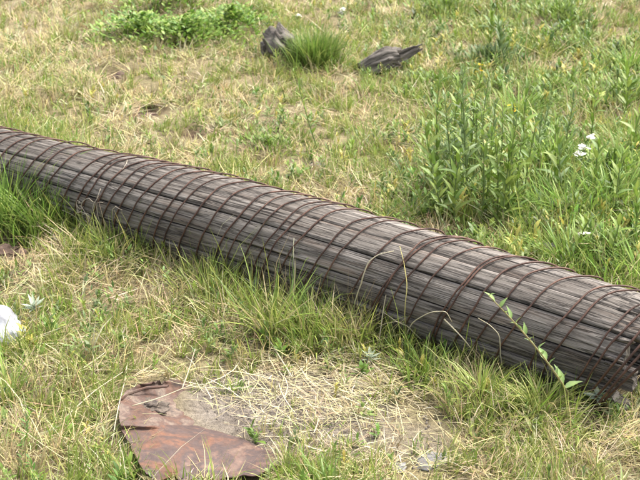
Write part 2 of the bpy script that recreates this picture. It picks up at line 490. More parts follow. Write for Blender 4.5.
# ------------------------------------------------------------------ rocks, clods, stumps
def rock_mesh(name, sx, sy, sz, seed, rough=.25, sub=4, flat=.0, freq=2.2):
    bm = bmesh.new()
    bmesh.ops.create_icosphere(bm, subdivisions=sub, radius=1)
    P = np.array([v.co[:] for v in bm.verts])
    from mathutils import noise as mn
    rs = random.Random(seed)
    off = Vector((rs.uniform(0, 50), rs.uniform(0, 50), rs.uniform(0, 50)))
    planes = []
    for k in range(9):
        n = Vector((rs.uniform(-1, 1), rs.uniform(-1, 1), rs.uniform(-.6, 1))).normalized(); planes.append((n, rs.uniform(.62, .9)))
    for v in bm.verts:
        p = v.co.copy()
        for n, d in planes:
            e = p.dot(n) - d
            if e > 0: p -= n * e * .9
        q = p * freq + off
        p *= 1 + rough * mn.fractal(q, .9, 2.1, 4) * .6
        v.co = Vector((p.x * sx, p.y * sy, p.z * sz))
    for f in bm.faces: f.smooth = True
    me = bpy.data.meshes.new(name); bm.to_mesh(me); bm.free()
    return me
def at(u, v, z=0.0):
    x, y = ground_at(u, v); x = float(x); y = float(y)
    return (x, y, float(ground_z(np.array(x), np.array(y))) + z)
def rock(name, label, cat, u, v, s, m, seed, z=0.0, rz=0, group=None, rough=.3, sub=4):
    o = obj(name, rock_mesh(name, s[0], s[1], s[2], seed, rough, sub), m, None, at(u, v, z))
    o.rotation_euler = (0, 0, rz)
    return tag(o, label, cat, group)
rock('white_rock', 'rounded white rock at the left edge among dry grass', 'rock', -4, 340, (.085, .07, .075), M_WHITE, 3, .03, .4)
rock('white_stone', 'small white stone in the grass below the large white rock', 'stone', 20, 356, (.017, .014, .012), M_WHITE, 5, .008)
rock('earth_clod', 'dark brown earth clod at left edge, the larger and left one', 'clod', 4, 246, (.045, .035, .026), M_CLOD, 8, .008, .3, 'brown earth clods', .6)
rock('earth_clod', 'small dark brown earth clod right of the larger clod at left edge', 'clod', 21, 249, (.026, .02, .017), M_CLOD, 9, .006, 1.3, 'brown earth clods', .6)
rock('earth_clod', 'reddish brown earth clod lying lower, above the white rock', 'clod', 12, 272, (.022, .018, .012), M_CLOD, 10, .004, .3, 'brown earth clods', .6)
rock('earth_clod', 'dark earth clod at the rim of the small hollow under the thicket', 'clod', 122, 66, (.05, .03, .022), M_CLOD, 21, .004, .3, 'brown earth clods', .7)
rock('earth_clod', 'brown earth clod in dry grass behind the pipe, nearest the hollow', 'clod', 146, 111, (.05, .026, .014), M_CLOD, 22, .0, .2, 'brown earth clods', .7)
rock('grey_stone', 'grey stone behind the pipe under the tall weeds, upper of the two', 'stone', 538, 222, (.045, .035, .03), M_GREY, 12, .012, .2, 'grey stones behind the pipe')
rock('grey_stone', 'wide grey stone close behind the pipe, lower of the two', 'stone', 552, 254, (.06, .04, .03), M_GREY, 13, .012, .5, 'grey stones behind the pipe')
rock('flat_stone', 'flat grey stone half buried in the bare dirt near bottom edge', 'stone', 432, 462, (.05, .036, .012), M_GREY, 14, -.002, .3)
rock('flat_stone', 'small flat grey stone left of the larger half buried stone', 'stone', 398, 468, (.024, .02, .009), M_GREY, 15, .004, .9)
rock('pebble', 'small grey pebble on bare ground behind the middle of the pipe', 'pebble', 318, 164, (.035, .02, .014), M_GREY, 16, .004, .2)

def chunk(name, label, u, v, pts, radii, seed, mat, splits=18):
    """broken, split piece of weathered timber: noisy tube with a grooved, jagged surface"""
    t = thing(name, label, 'wood', at(u, v))
    P = np.array(pts, float); n = 34; k = 40
    s = np.linspace(0, len(P) - 1, n)
    Q = np.stack([np.interp(s, range(len(P)), P[:, c]) for c in range(3)], 1)
    rr_ = np.interp(s, range(len(P)), radii)
    T = np.gradient(Q, axis=0); T /= np.linalg.norm(T, axis=1)[:, None]
    up = np.array([0, .3, .95]); N = np.cross(T, up); N /= np.linalg.norm(N, axis=1)[:, None]; B = np.cross(T, N)
    a = np.arange(k) * 2 * math.pi / k
    gro = fbm(s[:, None] * .6 + seed * 5.0, (a[None, :] * 4.2) + seed * 3.1, 4) - .47
    per = fbm(s[:, None] * .6 + seed * 5.0, ((a[None, :] - 2 * math.pi) * 4.2) + seed * 3.1, 4) - .47
    bl = smooth(.8, 1.0, a / (2 * math.pi))[None, :]
    gro = gro * (1 - bl) + per * bl
    crack = np.minimum(np.sin(a * 5 + seed)[None, :] + .55 + gro, 0)
    rad = rr_[:, None] * (1 + gro * .55 + crack * .22)
    jag = (vnoise(a * 3.5 + seed, a * 0 + seed) - .5)
    Vv = Q[:, None] + rad[..., None] * (np.cos(a)[None, :, None] * N[:, None] + np.sin(a)[None, :, None] * B[:, None])
    Vv[-1] += T[-1] * (jag * 1.0 * rr_[-1])[:, None]; Vv[-2] += T[-2] * (jag * .8 * rr_[-2])[:, None]; Vv[-3] += T[-3] * (jag * .5 * rr_[-3])[:, None]
    Vv[0] -= T[0] * (np.roll(jag, 9) * 1.2 * rr_[0])[:, None]
    Vv = np.concatenate([Vv.reshape(-1, 3), Q[:1] + T[:1] * .01, Q[-1:] - T[-1:] * .012])
    I = np.arange(n * k).reshape(n, k); J = np.roll(I, -1, 1)
    F = np.stack([I[:-1], I[1:], J[1:], J[:-1]], -1).reshape(-1, 4)
    F3 = np.concatenate([np.stack([I[0], J[0], np.full(k, n * k)], -1), np.stack([J[-1], I[-1], np.full(k, n * k + 1)], -1)])
    L = np.concatenate([[0], np.cumsum(np.linalg.norm(np.diff(Q, axis=0), axis=1))])
    uv = np.stack([np.repeat(L, k), np.tile(a * rr_.mean(), n)], -1)
    uv = np.concatenate([uv, [[0, 0], [L[-1], 0]]])
    obj('trunk', mesh_np('trunk', Vv, F3, F, None, True, uv), mat, t)
    return t
st = chunk('wood_stump', 'weathered grey brown wood stump beside a dense green grass tuft', 281, 58,
           [(.035, .0, -.05), (.012, .0, .02), (-.02, -.01, .08), (-.045, -.015, .118)], [.062, .074, .084, .064], 3, M_LOG)
# a split slab standing off its right side
def plank_bit(parent, name, P, wid, thk, seed):
    P = np.array(P, float); n = len(P)
    T = np.gradient(P, axis=0); T /= np.linalg.norm(T, axis=1)[:, None]
    side = np.cross(T, [0, -1, .2]); side /= np.linalg.norm(side, axis=1)[:, None]; nor = np.cross(side, T)
    k = 9; c = np.linspace(-1, 1, k)
    w_ = np.interp(np.linspace(0, 1, n), np.linspace(0, 1, len(wid)), wid)
    gr = (vnoise(np.arange(k) * 1.7 + seed, seed) - .5) * .6
    top = P[:, None] + side[:, None] * (c[None, :, None] * w_[:, None, None]) + nor[:, None] * (thk * (1 + gr))[None, :, None] * .5
    bot = P[:, None] + side[:, None] * (c[None, :, None] * w_[:, None, None]) - nor[:, None] * thk * .5
    jag = (vnoise(np.arange(k) * 2.3 + seed * 4, 1.1) - .5) * .05
    top[-1] += T[-1] * jag[:, None]; bot[-1] += T[-1] * jag[:, None]
    Vv = np.concatenate([top.reshape(-1, 3), bot.reshape(-1, 3)]); N = n * k
    I = np.arange(N).reshape(n, k); q = lambda *p: np.stack(p, -1).reshape(-1, 4)
    F = np.concatenate([q(I[:-1, :-1], I[1:, :-1], I[1:, 1:], I[:-1, 1:]), q(I[:-1, :-1] + N, I[:-1, 1:] + N, I[1:, 1:] + N, I[1:, :-1] + N),
         q(I[:-1, 0], I[:-1, 0] + N, I[1:, 0] + N, I[1:, 0]), q(I[:-1, -1], I[1:, -1], I[1:, -1] + N, I[:-1, -1] + N),
         q(I[-1, :-1], I[-1, :-1] + N, I[-1, 1:] + N, I[-1, 1:]), q(I[0, :-1], I[0, 1:], I[0, 1:] + N, I[0, :-1] + N)])
    L = np.linspace(0, 1, n) * np.linalg.norm(P[-1] - P[0])
    uv = np.stack([np.repeat(L, k), np.tile(c * w_.mean(), n)], -1)
    me = mesh_np(name, Vv, None, F, None, True, np.concatenate([uv, uv]))
    me.set_sharp_from_angle(angle=math.radians(45))
    return obj(name, me, M_LOG, parent)
s7 = np.linspace(0, 1, 7)[:, None]
plank_bit(st, 'split_slab', np.array([.045, -.045, -.02]) + s7 * np.array([-.012, -.012, .125]), [.03, .036, .03], .028, 2)
plank_bit(st, 'split_slab', np.array([.0, -.062, -.02]) + s7 * np.array([-.015, .0, .1]), [.022, .026, .016], .02, 5)
bl_ = chunk('driftwood_log', 'broken grey driftwood log lying low in the grass, dark hollow at one end', 385, 72,
            [(-.12, -.025, .012), (-.06, -.015, .042), (.01, .0, .068), (.065, .004, .07)], [.03, .044, .052, .046], 6, M_LOG)
plank_bit(bl_, 'split_slab', np.array([.03, .0, .05]) + s7 * np.array([.14, .02, .065]), [.022, .026, .014], .022, 8)
plank_bit(bl_, 'split_slab', np.array([-.11, -.055, .01]) + s7 * np.array([.15, -.004, .035]), [.014, .018, .01], .016, 11)

# ------------------------------------------------------------------ rusted metal sheet
sh = thing('rusty_metal_sheet', 'rusted brown steel sheet with a curled corner lying on bare dirt at bottom left', 'metal sheet', at(190, 450))
SO = np.array(sh.location)
def sheet_part(name, rows, zfun, mat, cols=46, nr=44, thick=.0025, ragged=True, seed=0):
    """rows: list of (v, u_left, u_right) down the sheet; zfun(s, c) height above soil"""
    rows = np.array(rows, float)
    s = np.linspace(0, 1, nr)
    k = np.linspace(0, 1, len(rows))
    v = np.interp(s, k, rows[:, 0]); ul = np.interp(s, k, rows[:, 1]); ur = np.interp(s, k, rows[:, 2])
    c = np.linspace(0, 1, cols)
    U = ul[:, None] + (ur - ul)[:, None] * c[None]
    Vv = np.repeat(v[:, None], cols, 1)
    if ragged:
        Vv = Vv + (smooth(.86, 1, s)[:, None] * (vnoise(c[None] * 17 + seed, c[None] * 0 + 2.2) - .5) * 9 if seed == 3 else smooth(.14, 0, s)[:, None] * (vnoise(c[None] * 13 + seed, c[None] * 0 + 2.2) - .5) * 6)
        U = U + ((vnoise(s * 15 + seed, s * 0 + 5) - .5) * 2.2)[:, None] * (1 - c)[None] + ((vnoise(s * 15 + seed, s * 0 + 9) - .5) * 5)[:, None] * c[None]
    S, Cc = np.meshgrid(s, c, indexing='ij')
    z = zfun(S, Cc)
    x, y = ground_at(U, Vv, z)
    z = z + (fbm(x * 9 + 3, y * 9) - .47) * .012 + (fbm(x * 34, y * 34, 3) - .44) * .007
    P = np.stack([x, y, z], -1) - SO
    top = P.reshape(-1, 3); bot = top.copy(); bot[:, 2] -= thick
    N = nr * cols; I = np.arange(N).reshape(nr, cols); q = lambda *p: np.stack(p, -1).reshape(-1, 4)
    F = np.concatenate([q(I[:-1, :-1], I[1:, :-1], I[1:, 1:], I[:-1, 1:]), q(I[:-1, :-1] + N, I[:-1, 1:] + N, I[1:, 1:] + N, I[1:, :-1] + N),
         q(I[:-1, 0], I[:-1, 0] + N, I[1:, 0] + N, I[1:, 0]), q(I[:-1, -1], I[1:, -1], I[1:, -1] + N, I[:-1, -1] + N),
         q(I[-1, :-1], I[-1, :-1] + N, I[-1, 1:] + N, I[-1, 1:]), q(I[0, :-1], I[0, 1:], I[0, 1:] + N, I[0, :-1] + N)])
    # rusted-through holes near the front edge
    me = mesh_np(name, np.concatenate([top, bot]), None, F)
    me.set_sharp_from_angle(angle=math.radians(40))
    return obj(name, me, mat, sh)
zmain = lambda s, c: .044 - .036 * c + .006 * np.sin(c * 5 + s * 2) - .004 * s + .012 * smooth(.12, 0, s) * smooth(.75, .35, c)
sheet_part('sheet', [(425, 121, 193), (430, 122, 214), (437, 126, 240), (446, 131, 260), (454, 135, 276), (461, 139, 282), (468, 143, 274), (473, 147, 264), (477.5, 151, 256)], zmain, M_SHEET, seed=3)
# rear panel folding back up from the crease, with the curled flap at its left
zrear = lambda s, c: zmain(0 * s, c) * s + (.052 - .022 * c - .022 * c ** 3) * (1 - s) - .012 * c ** 4 * s - .018 * np.sin(s * math.pi) * smooth(-.1, .3, c)
sheet_part('folded_panel', [(381, 148, 176), (384, 138, 188), (390, 128, 193), (399, 121, 195), (408, 119, 196), (417, 120, 196), (425.3, 121, 195)], zrear, M_FLAP, 40, 40, .0025, True, 8)
# curled lip
def lip():
    n = 26; k = 9
    s = np.linspace(0, 1, n)
    u = np.interp(s, [0, .25, .6, 1], [120, 129, 147, 168]); v = np.interp(s, [0, .25, .6, 1], [402, 393.5, 386, 383])
    x, y = ground_at(u, v, .05)
    rad = .008 * (1 - .45 * s)
    a = np.linspace(-.6, 3.6, k)
    z0 = .052 - .012 * s
    V = np.stack([x[:, None] + rad[:, None] * np.cos(a)[None] * .45, y[:, None] + rad[:, None] * np.cos(a)[None] * .9, z0[:, None] + rad[:, None] * np.sin(a)[None] * .8], -1) - SO
    V2 = V.copy(); ctr = V.mean(1, keepdims=True); V2 = ctr + (V - ctr) * .78
    Vv = np.concatenate([V.reshape(-1, 3), V2.reshape(-1, 3)]); N = n * k
    I = np.arange(N).reshape(n, k); q = lambda *p: np.stack(p, -1).reshape(-1, 4)
    F = np.concatenate([q(I[:-1, :-1], I[1:, :-1], I[1:, 1:], I[:-1, 1:]), q(I[:-1, :-1] + N, I[:-1, 1:] + N, I[1:, 1:] + N, I[1:, :-1] + N),
         q(I[:-1, 0], I[:-1, 0] + N, I[1:, 0] + N, I[1:, 0]), q(I[:-1, -1], I[1:, -1], I[1:, -1] + N, I[:-1, -1] + N),
         q(I[-1, :-1], I[-1, :-1] + N, I[-1, 1:] + N, I[-1, 1:]), q(I[0, :-1], I[0, 1:], I[0, 1:] + N, I[0, :-1] + N)])
    obj('curled_edge', mesh_np('curled_edge', Vv, None, F), M_FLAP, sh)
lip()
o = rock('earth_clod', 'dark crumbly debris caught in the fold of the rusty sheet', 'debris', 148, 414, (.05, .034, .013), M_DEBRIS, 31, .02, -.35, None, 1.2, 5)

# ------------------------------------------------------------------ vegetation builders
PAL_GREEN = np.array([[.12, .20, .028], [.155, .24, .038], [.10, .175, .03], [.195, .27, .06], [.145, .22, .065]])
PAL_DRY = np.array([[.40, .345, .20], [.33, .275, .15], [.46, .41, .28], [.27, .22, .13], [.38, .35, .17]])
PAL_MID = np.array([[.27, .305, .085], [.32, .325, .12], [.23, .28, .065]])
PAL_WEED = np.array([[.09, .16, .03], [.125, .20, .035], [.17, .235, .05], [.12, .175, .06], [.20, .245, .075]])
def push_out(P, extra=.007):
    """bend whatever would pass through the pipe around its outside"""
    x, y, z = P[..., 0], P[..., 1], P[..., 2]
    t, s = pipe_local(x, y)
    zc = z - (PZ + ZB(t))
    d = np.hypot(s, zc); rp = R * RS(t) + extra
    inside = (d < rp) & (t < T_END - .03)
    k = np.where(inside, rp / np.maximum(d, .02), 1.0)
    ds = s * (k - 1); dz = zc * (k - 1)
    return np.stack([x + ds * NX, y + ds * NY, z + dz], -1)
def strips(base, L, W, az, lean0, lean1, prof, twist=0.0, bendaz=None, pipe_push=True):
    """curved tapered blades; returns verts (n, 2k+1, 3)"""
    n = len(base); k = len(prof)
    P = base.copy(); pts = [P]
    azc = az.copy()
    for i in range(k):
        f = (i + .5) / k
        th = lean0 + (lean1 - lean0) * f
        if bendaz is not None: azc = az + bendaz * f
        P = P + (L / k)[:, None] * np.stack([np.sin(th) * np.cos(azc), np.sin(th) * np.sin(azc), np.cos(th)], -1)
        pts.append(P)
    side_az = az + math.pi / 2 + twist
    sd = np.stack([np.cos(side_az), np.sin(side_az), np.zeros(n)], -1)
    out = []
    for i in range(k):
        w_ = (W * prof[i] * .5)[:, None]
        out += [pts[i] - sd * w_, pts[i] + sd * w_]
    out.append(pts[k])
    V = np.stack(out, 1)
    return push_out(V) if pipe_push else V
def strips_mesh(name, Vs, cols_root, cols_tip, k):
    n = len(Vs); nv = 2 * k + 1
    off = (np.arange(n) * nv)[:, None]
    F4 = np.concatenate([off + np.array([[2 * i, 2 * i + 1, 2 * i + 3, 2 * i + 2]]) for i in range(k - 1)]) if k > 1 else None
    F3 = off + np.array([[2 * k - 2, 2 * k - 1, 2 * k]])
    f = np.array([i / k for i in range(k) for _ in (0, 1)] + [1.0])[None, :, None]
    col = cols_root[:, None] * (1 - f) + cols_tip[:, None] * f
    return mesh_np(name, Vs.reshape(-1, 3), F3, F4, col.reshape(-1, 3))
def pick(pal, n): return pal[rng.integers(0, len(pal), n)]
def jitter(c, a=.2): return np.clip(c * (1 + rng.normal(0, a, (len(c), 1))) * (1 + rng.normal(0, a * .3, (len(c), 3))), .01, .85)

def scatter(n, vmix=.5):
    """points over the plot, thinner with distance"""
    y = np.concatenate([rng.uniform(1.9, 8.6, int(n * (1 - vmix))), 2.0 + rng.beta(1.2, 2.6, n - int(n * (1 - vmix))) * 6.0])
    half = .256 * (y * 1.0 + .45) * 1.22 + .22
    x = rng.uniform(-1, 1, n) * half
    keep = rng.random(n) < np.minimum(1, half / half.max() + .25)
    return x[keep], y[keep]
SHX, SHY = ground_at(np.array([119, 150, 176, 196, 240, 282, 262, 256, 151]), np.array([400, 381, 381, 400, 437, 461, 476, 482, 482]))
def in_sheet(x, y):
    c = np.zeros(x.shape, bool); j = len(SHX) - 1
    for i in range(len(SHX)):
        c ^= ((SHY[i] > y) != (SHY[j] > y)) & (x < (SHX[j] - SHX[i]) * (y - SHY[i]) / (SHY[j] - SHY[i] + 1e-9) + SHX[i]); j = i
    return c
CLEAR = [(598, 402, .04), (596, 424, .03), (114, 78, .08), (116, 86, .06), (146, 116, .055), (192, 137, .05), (552, 262, .05), (538, 230, .045), (14, 256, .07), (281, 50, .075), (385, 66, .10), (0, 340, .08)]
def allowed(x, y):
    t, s = pipe_local(x, y)
    ok = ~((np.abs(s) < R * .72) & (t < T_END - .06)) & ~in_sheet(x, y)
    for (u, v, r) in CLEAR:
        px, py = ground_at(u, v); ok &= (np.hypot(x - px, y - py) > r * .8) | (rng.random(x.shape) < .10)
    for (u, v, r, d) in PITS:
        if r:
            px, py = ground_at(u, v); ok &= (np.hypot(x - px, y - py) > r * .8) | (rng.random(x.shape) < .12)
    return ok

def grass_layer(name, label, n_tufts, per, hscale, wid, want, mat, lying=False, seed=0):
    x, y = scatter(n_tufts)
    g, d, h, wd = fields(x, y)
    patch = fbm(x * 6 + seed, y * 6 + 3 * seed)
    gg = np.clip(g + (patch - .47) * 1.2, 0, 1)
    if want == 'green': pr = d * (.12 + .95 * gg)
    else: pr = d * (.15 + 1.0 * (1 - gg))
    dn = fbm(x * 9 + 40 + seed, y * 9, 3)
    ok = (rng.random(len(x)) < np.clip(pr * smooth(.28, .6, dn) * 1.25, 0, 1)) & allowed(x, y)
    x, y, h, gg, d = x[ok], y[ok], h[ok], gg[ok], d[ok]
    k = np.maximum(2, rng.poisson(per, len(x)))
    tid = np.repeat(np.arange(len(x)), k); n = len(tid)
    tsz = rng.lognormal(0, .32, len(x))
    tcol = jitter(pick(PAL_GREEN if want == 'green' else PAL_DRY, len(x)), .16)
    az = rng.uniform(0, 2 * math.pi, n)
    ro = np.abs(rng.normal(0, .012, n)) * (1 if not lying else 2.2)
    bx = x[tid] + np.cos(az) * ro; by = y[tid] + np.sin(az) * ro
    ok2 = allowed(bx, by)
    tid, az, bx, by = tid[ok2], az[ok2], bx[ok2], by[ok2]; n = len(tid)
    az = az + rng.normal(0, .7, n)
    flow = fbm(bx * 2.6 + 60, by * 2.6 + seed) * 14
    az = np.where(rng.random(n) < .45, flow + rng.normal(0, .5, n), az)
    L = h[tid] * hscale * tsz[tid] * rng.uniform(.45, 1.35, n)
    base = np.stack([bx, by, ground_z(bx, by) - .004], -1)
    dist = np.hypot(bx, by)
    W = wid * rng.uniform(.6, 1.3, n) * (.75 + .1 * dist)
    if lying:
        l0 = rng.uniform(.95, 1.5, n); l1 = l0 + rng.uniform(-.1, .45, n); base[:, 2] += rng.uniform(.0, .028, n)
    else:
        l0 = np.abs(rng.normal(.15, .35, n)); l1 = l0 + np.abs(rng.normal(.6, .75, n))
    prof = [.75, 1.0, .7] if not lying else [.8, .8, .7]
    Vs = strips(base, L, W, az, l0, l1, prof, rng.normal(0, .8, n), rng.normal(0, .5, n))
    cr = jitter(tcol[tid], .14)
    if want == 'green':
        m = rng.random(n)[:, None]
        cr = np.where(m < .22, jitter(pick(PAL_MID, n), .15), cr)
        ct = np.where(rng.random(n)[:, None] < .35, pick(PAL_MID, n), cr * np.array([[1.12, 1.08, .95]]))
        cr = cr * .55 + pick(PAL_MID, n) * .45
    else:
        ct = cr * rng.uniform(.9, 1.1, (n, 1))
    o = obj(name, strips_mesh(name, Vs, cr, np.clip(ct, 0, .8), 3), mat)
    return tag(o, label, 'grass', kind='stuff')
grass_layer('green_grass', 'short green and yellow green grass all over the ground', 46000, 9, .92, .0031, 'green', M_GRASS, seed=1)
grass_layer('dry_grass', 'dry straw coloured grass standing among the green grass', 34000, 7, .9, .0026, 'dry', M_STRAW, seed=5)
grass_layer('straw_litter', 'flattened pale straw and dead grass matted on the ground', 30000, 7, 1.2, .0026, 'dry', M_STRAW, lying=True, seed=9)

# small leafy ground cover, mostly behind the pipe on the right
def leaf_sprigs(name, label, ntry, seed):
    x, y = scatter(ntry)
    g, d, h, wd = fields(x, y)
    ok = (rng.random(len(x)) < np.clip(wd * smooth(.1, .5, d) * smooth(.28, .52, fbm(x * 5 + seed, y * 5, 3)) * 1.3, 0, 1)) & allowed(x, y)
    x, y, h, wdk = x[ok], y[ok], h[ok], wd[ok]
    m = len(x); k = rng.integers(7, 15, m)
    tid = np.repeat(np.arange(m), k); n = len(tid)
    f = np.concatenate([np.arange(q) / q for q in k])
    saz = rng.uniform(0, 6.28, m); sl_ = np.abs(rng.normal(.2, .25, m)); H = h * rng.uniform(.5, 1.3, m)
    bx = x[tid] + np.cos(saz[tid]) * sl_[tid] * H[tid] * f; by = y[tid] + np.sin(saz[tid]) * sl_[tid] * H[tid] * f
    base = np.stack([bx, by, ground_z(bx, by) + H[tid] * f * .95], -1)
    az = f * 40 + saz[tid] + rng.normal(0, .4, n)
    sz = rng.lognormal(0, .3, m).clip(.5, 1.6)
    L = .021 * (1 + .5 * smooth(.3, .9, wdk[tid])) * sz[tid] * rng.uniform(.6, 1.3, n) * (1.15 - .5 * f)
    W = L * rng.uniform(.22, .42, m)[tid]
    l0 = rng.uniform(.5, 1.1, n) - .4 * f; l1 = l0 + rng.uniform(.3, 1.0, n)
    Vs = strips(base, L, W, az, l0, l1, [.3, 1.0, .75], rng.normal(0, .25, n))
    tc = jitter(pick(PAL_WEED, m), .18)
    yel = rng.random(m) < .10
    tc[yel] = np.array([.33, .30, .07])
    cr = jitter(tc[tid], .12)
    o = obj(name, strips_mesh(name, Vs, cr, cr * 1.08, 3), M_LEAF)
    tag(o, label, 'weeds', kind='stuff')
leaf_sprigs('ground_weeds', 'low leafy green weeds covering the ground behind the pipe', 42000, 3)

# ------------------------------------------------------------------ individual plants
def tri_leaf(L, W, fold=.25, k=5, curl=.5, prof=None):
    """one folded, curved leaf along +X, 3 verts across"""
    prof = prof or [.15, .75, 1.0, .85, .5, 0.02]
    n = len(prof); V = []
    for i in range(n):
        f = i / (n - 1)
        x = L * f * (1 - .12 * curl * f); z = -curl * L * f * f * .45
        w_ = W * .5 * prof[i]
        V += [(x, -w_, z + w_ * fold), (x, 0, z), (x, w_, z + w_ * fold)]
    F = []
    for i in range(n - 1):
        a = 3 * i
        F += [(a, a + 1, a + 4, a + 3), (a + 1, a + 2, a + 5, a + 4)]
    return np.array(V), np.array(F)
def leaf_mesh(name, L, W, c, fold=.3, curl=.5, prof=None):
    V, F = tri_leaf(L, W, fold, 5, curl, prof)
    col = np.tile(np.array(c), (len(V), 1)); col[1::3] *= 1.2
    return mesh_np(name, V, None, F, np.clip(col, 0, .8))
def stem_part(parent, P, r0, r1, c, name='stem', mat=None):
    P = np.array(P, float)
    r = np.linspace(r0, r1, len(P))
    V, F3, F4 = tube(P, r, 5)
    return obj(name, mesh_np(name, V, F3, F4, np.tile(np.array(c), (len(V), 1))), mat or M_LEAF, parent)
def curve(p0, p1, bulge, n=9):
    s = np.linspace(0, 1, n)[:, None]
    return np.array(p0) * (1 - s) + np.array(p1) * s + np.array(bulge) * (4 * s * (1 - s))

LEAF_A = [leaf_mesh('leaf', .068, .016, c, .35, cu) for c, cu in (((.12, .19, .032), .3), ((.15, .225, .042), .6), ((.095, .16, .03), .9), ((.18, .24, .055), .5))]
LEAF_B = [leaf_mesh('leaf', .056, .0115, c, .3, cu) for c, cu in (((.11, .165, .06), .4), ((.135, .19, .075), .7), ((.09, .145, .048), .2))]
for me in LEAF_A + LEAF_B: me.materials.append(M_LEAF)
def tall_weed(label, u, v, H, n, lv, seed, top=(0, 0), scale=1.0, flowers=None, group='tall leafy weeds behind the pipe'):
    rr = random.Random(seed)
    H *= 1.42; scale *= 1.12
    t = thing('tall_weed', label, 'weed', at(u, v, -.005), 0, group)
    P = curve((0, 0, 0), (top[0] + rr.uniform(-.03, .03), top[1] + rr.uniform(-.03, .03), H), (rr.uniform(-.015, .015), rr.uniform(-.015, .015), 0), 10)
    stem_part(t, P, .0032, .0013, (.15, .20, .07))
    n = int(n * 1.35)
    for i in range(n):
        f = .1 + .9 * (i + rr.random() * .6) / n
        q = f * (len(P) - 1); j = min(int(q), len(P) - 2); p = P[j] + (P[j + 1] - P[j]) * (q - j)
        o = obj('leaf', rr.choice(lv), None, t, p)
        o.rotation_euler = (rr.uniform(-.4, .4), rr.uniform(-1.3, -.6) if f < .85 else rr.uniform(-1.45, -.9), i * 2.4 + rr.uniform(-.5, .5))
        s = scale * rr.uniform(.7, 1.15) * (1.0 - .35 * max(0, f - .6) / .4)
        o.scale = (s, s, s)
    if flowers:
        for i in range(flowers[0]):
            a = rr.uniform(0, 6.28); r = rr.uniform(0, .018)
            fo = obj('flower', FLOWER[flowers[1]], None, t, P[-1] + np.array([math.cos(a) * r, math.sin(a) * r, rr.uniform(-.02, .006)]))
            s = rr.uniform(.7, 1.2); fo.scale = (s, s, s); fo.rotation_euler = (rr.uniform(-.5, .5), rr.uniform(-.5, .5), rr.uniform(0, 6))
    return t
def flower_mesh(name, c, np_, L, W, eye):
    V, F, col = [], [], []
    for k in range(np_):
        v, f = tri_leaf(L, W, .1, 5, .1, [.3, .8, 1, .7]); a = k * 2 * math.pi / np_
        Rz = np.array([[math.cos(a), -math.sin(a), 0], [math.sin(a), math.cos(a), 0], [0, 0, 1]])
        F.append(f + sum(len(q) for q in V)); V.append(v @ Rz.T); col.append(np.tile(c, (len(v), 1)))
    b = sum(len(q) for q in V)
    m = 8; a = np.arange(m) * 2 * math.pi / m
    V.append(np.concatenate([np.stack([np.cos(a) * L * .28, np.sin(a) * L * .28, a * 0 + L * .05], -1), [[0, 0, L * .18]]])); col.append(np.tile(eye, (m + 1, 1)))
    F3 = np.array([(b + i, b + (i + 1) % m, b + m) for i in range(m)])
    me = mesh_np(name, np.concatenate(V), F3, np.concatenate(F), np.concatenate(col)); me.materials.append(M_PETAL); return me
FLOWER = {'white': flower_mesh('flower', (.8, .8, .76), 6, .008, .0065, (.6, .58, .4)), 'yellow': flower_mesh('flower', (.6, .42, .03), 7, .007, .004, (.45, .28, .02)),
          'blue': flower_mesh('flower', (.5, .52, .72), 6, .009, .006, (.6, .6, .5))}

WEEDS = [  # label, u, v, H, leaves, kind, seed, lean, scale, flowers
    ('bright green broad leafed weed close behind the pipe, leftmost of the tall weeds', 441, 228, .17, 16, 0, 1, (-.02, 0), 1.0, None),
    ('bright green upright weed, second from left behind the pipe', 456, 232, .20, 18, 0, 2, (-.02, .0), 1.1, None),
    ('grey green tall spire weed standing highest behind the pipe', 470, 212, .36, 34, 1, 3, (-.03, .03), 1.1, None),
    ('grey green spire weed, shorter neighbour left of the highest spire', 456, 205, .29, 26, 1, 4, (-.04, .02), 1.0, None),
    ('leafy green weed just right of the highest grey green spire', 482, 226, .24, 22, 0, 5, (.01, .0), 1.0, None),
    ('bright green weed with narrow upright leaves near the grey stones, taller', 500, 236, .22, 20, 0, 6, (.0, .0), 1.05, None),
    ('yellow flowered slim weed behind the tall green weeds', 505, 205, .26, 16, 1, 7, (.02, .02), .9, (7, 'yellow')),
    ('dark stemmed slim weed left of the grey stones', 520, 232, .23, 15, 0, 8, (.01, .01), .85, None),
    ('low green weed rooted between pipe and lower grey stone', 578, 268, .12, 14, 0, 9, (.02, -.01), .9, None),
    ('green weed leaning right over the pipe edge behind its far right', 603, 274, .13, 14, 0, 10, (.03, .0), .95, None),
    ('leafy green weed at the right frame edge behind the pipe', 628, 262, .17, 18, 0, 11, (.01, .02), 1.0, None),
    ('grey green bushy weed at the upper right, leftmost there', 500, 62, .16, 24, 1, 12, (-.02, .0), 1.3, None),
    ('dark green leafy weed near the top edge left of the pale blue flowers', 489, 50, .13, 18, 0, 13, (.02, .0), 1.1, None),
    ('pale blue flowered weed at the top edge right of centre', 505, 18, .15, 14, 0, 14, (.0, .0), 1.0, (6, 'blue')),
    ('yellow flowered weed left of the highest grey green spire', 474, 92, .1, 10, 0, 15, (.0, .0), .8, (6, 'yellow')),
    ('small weed with reddish top in the grass behind mid pipe', 318, 148, .19, 9, 0, 16, (-.07, .02), .7, None),
    ('green weed at the right edge above the white flowers', 622, 120, .15, 18, 0, 17, (.0, .0), 1.1, None),
    ('broad leafed green weed below the white flower clusters', 560, 200, .15, 18, 0, 18, (.0, .0), 1.1, None),
    ('low leafy green weed behind the pipe between spire weeds and white flowers', 535, 175, .15, 18, 1, 19, (.0, .0), 1.1, None),
]
rw = random.Random(3)
